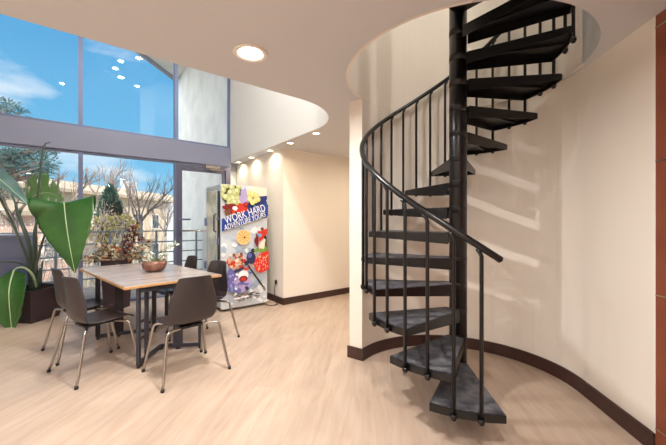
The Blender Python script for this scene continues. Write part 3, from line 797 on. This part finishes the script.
def clump(name, px, py, d, rx, rz, n, m, label, cat, leafL=.10, leafw=.03, ground_trunk=True, cone=False, grp=None, thr=1.0, twigs=True):
    c = at(px,py,d); t = empty(name, (c.x,c.y,-3.3)); tag(t, label, cat, grp); cz = c.z+3.3
    bm = bmesh.new()
    for i in range(n):
        v = rv(); v = v.normalized()*(v.length**.5)
        w = rx*(1-.75*(v.z*.5+.5)) if cone else rx
        c_ = Vector((v.x*w, v.y*w, cz+v.z*rz))
        dr_ = (v+rv()*.8); leafquad(bm, c_, dr_, leafL*rnd.uniform(.6,1.4), leafw, mi=0)
    obj('foliage', bm, m, t)
    bm = bmesh.new(); tube(bm, [(0,0,0),(0,0,cz)],[.09,.04],7)
    if twigs:
        for i in range(14):
            v = rv(); z_ = cz-rz*.5+v.z*rz*.4
            tube(bm, [(0,0,max(.1,z_-.3)),(v.x*rx*.8,v.y*rx*.8,z_+.3)],[.03,.01],4)
    obj('trunk', bm, M['bark'], t); return t
clump('evergreen_tree',110,214,10.6,.55,.95,3200,M['ever'],'dark blue-green conical evergreen in front of the apartment building','tree',.10,.03,cone=True)
clump('yellow_shrub',101,229,10.0,.4,.4,420,M['yellow'],'pale yellow leafy shrub beside the dark evergreen','shrub',.12,.04)
clump('yellow_shrub',122,230,10.3,.45,.45,480,M['yellow'],'pale yellow leafy shrub right of the dark evergreen','shrub',.12,.04)
# pine with layered clumps
pn = empty('pine_tree', tuple(W((-30-333)/FPX*9.6,9.6,-3.3))); tag(pn, 'blue-green pine with tufted needles filling the upper left window', 'tree')
Op = pn.location.copy()
bm = bmesh.new(); tube(bm, [(0,0,0),(.1,0,4),(0,.05,8.6)],[.2,.14,.05],8); obj('trunk', bm, M['bark'], pn)
bmb = bmesh.new(); bmf = bmesh.new()
cl = [(rnd.uniform(-6,50),rnd.uniform(146,178)) for i in range(46)] + [(4,104),(10,106),(15,109),(2,111),(-6,100),(20,114),(-10,108)] + [(rnd.uniform(-30,15),rnd.uniform(150,200)) for i in range(18)]
for (px,py) in cl:
    c = at(px,py,9.0+rnd.uniform(-.9,.9))-Op
    z0 = max(.5,c.z-.5); tube(bmb, [(0,0,z0),(c.x*.5,c.y*.5,c.z-.2),tuple(c)],[.035,.012],5)
    for k in range(70):
        v = rv()*.22; v.z *= .55; leafquad(bmf, c+v, v+rv()*.15+upv*.05, .13, .012)
obj('branches', bmb, M['bark'], pn); obj('foliage', bmf, M['pine'], pn)
# pale twiggy shrubs below the railing
tw_spots = [(-5.1+1.12*i, 9.6+.2*(i%2), 4.2+.25*(i%3)) for i in range(6)] + [(-6.0+1.45*i, 12.2, 4.3+.2*(i%2)) for i in range(6)]
tl_ = ['front row, leftmost','front row, second from the left','front row, third from the left','front row, fourth from the left','front row, fifth from the left','front row, nearest the grey stucco wall',
       'back row, leftmost','back row, second from the left','back row, third from the left','back row, fourth from the left','back row, fifth from the left','back row, nearest the grey stucco wall']
for (x_,y_,z_),s in zip(tw_spots,tl_):
    c = Vector((x_,y_,z_-3.3)); t = empty('twiggy_shrub', (c.x,c.y,-3.3)); tag(t, 'pale leafless twiggy shrub beyond the railing, '+s, 'shrub', 'twiggy shrubs beyond the railing')
    bm = bmesh.new(); hh = c.z+3.3
    for k in range(7):
        a = rnd.uniform(0,2*PI); branchy(bm, Vector((math.cos(a)*.1,math.sin(a)*.1,0)), Vector((math.cos(a)*.3,math.sin(a)*.3,1)), hh*.42, .03, 3, .5, .35)
    obj('branches', bm, M['twig'], t)
    bm = bmesh.new()
    for k in range(260):
        v = rv(); leafquad(bm, Vector((v.x*.6,v.y*.6,hh*.75+v.z*hh*.35)), rv(), .10, .02)
    obj('dry_leaves', bm, M['twig'], t)

# ---------------------------------------------------------------- sun and sky
s = bpy.data.lights.new('sun','SUN'); s.energy = 6.5; s.angle = math.radians(.6); s.color = (1,.95,.86)
so = bpy.data.objects.new('sun', s); C.objects.link(so)
so.rotation_euler = Vector((.06,.80,-.85)).to_track_quat('-Z','Y').to_euler()
w = bpy.data.worlds.new('sky'); bpy.context.scene.world = w; w.use_nodes = True; nt = w.node_tree; L = nt.links.new
bg = nt.nodes['Background']; tc = nt.nodes.new('ShaderNodeTexCoord'); sp = nt.nodes.new('ShaderNodeSeparateXYZ'); L(tc.outputs['Generated'], sp.inputs[0])
rp = nt.nodes.new('ShaderNodeValToRGB'); L(sp.outputs['Z'], rp.inputs['Fac'])
el = rp.color_ramp.elements; el[0].position = 0.0; el[0].color = s2l((176,214,234)); el[1].position = .6; el[1].color = s2l((50,138,200))
e2 = el.new(.14); e2.color = s2l((108,182,222))
mp = nt.nodes.new('ShaderNodeMapping'); mp.inputs['Scale'].default_value = (1,1,3.2); L(tc.outputs['Generated'], mp.inputs['Vector'])
nz = nt.nodes.new('ShaderNodeTexNoise'); nz.inputs['Scale'].default_value = 3.1; nz.inputs['Detail'].default_value = 8; nz.inputs['Roughness'].default_value = .55; L(mp.outputs[0], nz.inputs['Vector'])
cr = nt.nodes.new('ShaderNodeValToRGB'); cr.color_ramp.elements[0].position = .53; cr.color_ramp.elements[1].position = .72; cr.color_ramp.elements[1].color = (.8,.8,.8,1); L(nz.outputs['Fac'], cr.inputs['Fac'])
mx = nt.nodes.new('ShaderNodeMix'); mx.data_type = 'RGBA'; L(cr.outputs['Color'], mx.inputs[0]); L(rp.outputs['Color'], mx.inputs[6]); mx.inputs[7].default_value = s2l((236,242,246))
# unseen bright sky area, added left and behind to light stucco and room
dp = nt.nodes.new('ShaderNodeVectorMath'); dp.operation = 'DOT_PRODUCT'; L(tc.outputs['Generated'], dp.inputs[0]); dp.inputs[1].default_value = (-.90,-.42,.12)
mr = nt.nodes.new('ShaderNodeMapRange'); mr.inputs['From Min'].default_value = .15; mr.inputs['From Max'].default_value = .7; L(dp.outputs['Value'], mr.inputs['Value'])
mb = nt.nodes.new('ShaderNodeMix'); mb.data_type = 'RGBA'; L(mr.outputs[0], mb.inputs[0]); L(mx.outputs[2], mb.inputs[6]); mb.inputs[7].default_value = (2.6,2.6,2.55,1)
L(mb.outputs[2], bg.inputs['Color']); bg.inputs['Strength'].default_value = 1.1

# ---------------------------------------------------------------- camera and view
cam = bpy.data.cameras.new('camera'); cam.sensor_width = 36; cam.lens = FPX/666*36; cam.shift_y = -.5/666
co = bpy.data.objects.new('camera', cam); C.objects.link(co); co.location = (0,0,H)
co.rotation_euler = (PI/2, 0, -math.atan2(SA,CA)); bpy.context.scene.camera = co
sc = bpy.context.scene; sc.view_settings.view_transform = 'Standard'; sc.view_settings.look = 'None'; sc.view_settings.gamma = 1
sc.view_settings.use_curve_mapping = False; sc.view_settings.exposure = 0.18
sc.cycles.max_bounces = 10; sc.cycles.diffuse_bounces = 6; sc.cycles.transparent_max_bounces = 16; sc.cycles.sample_clamp_indirect = 6
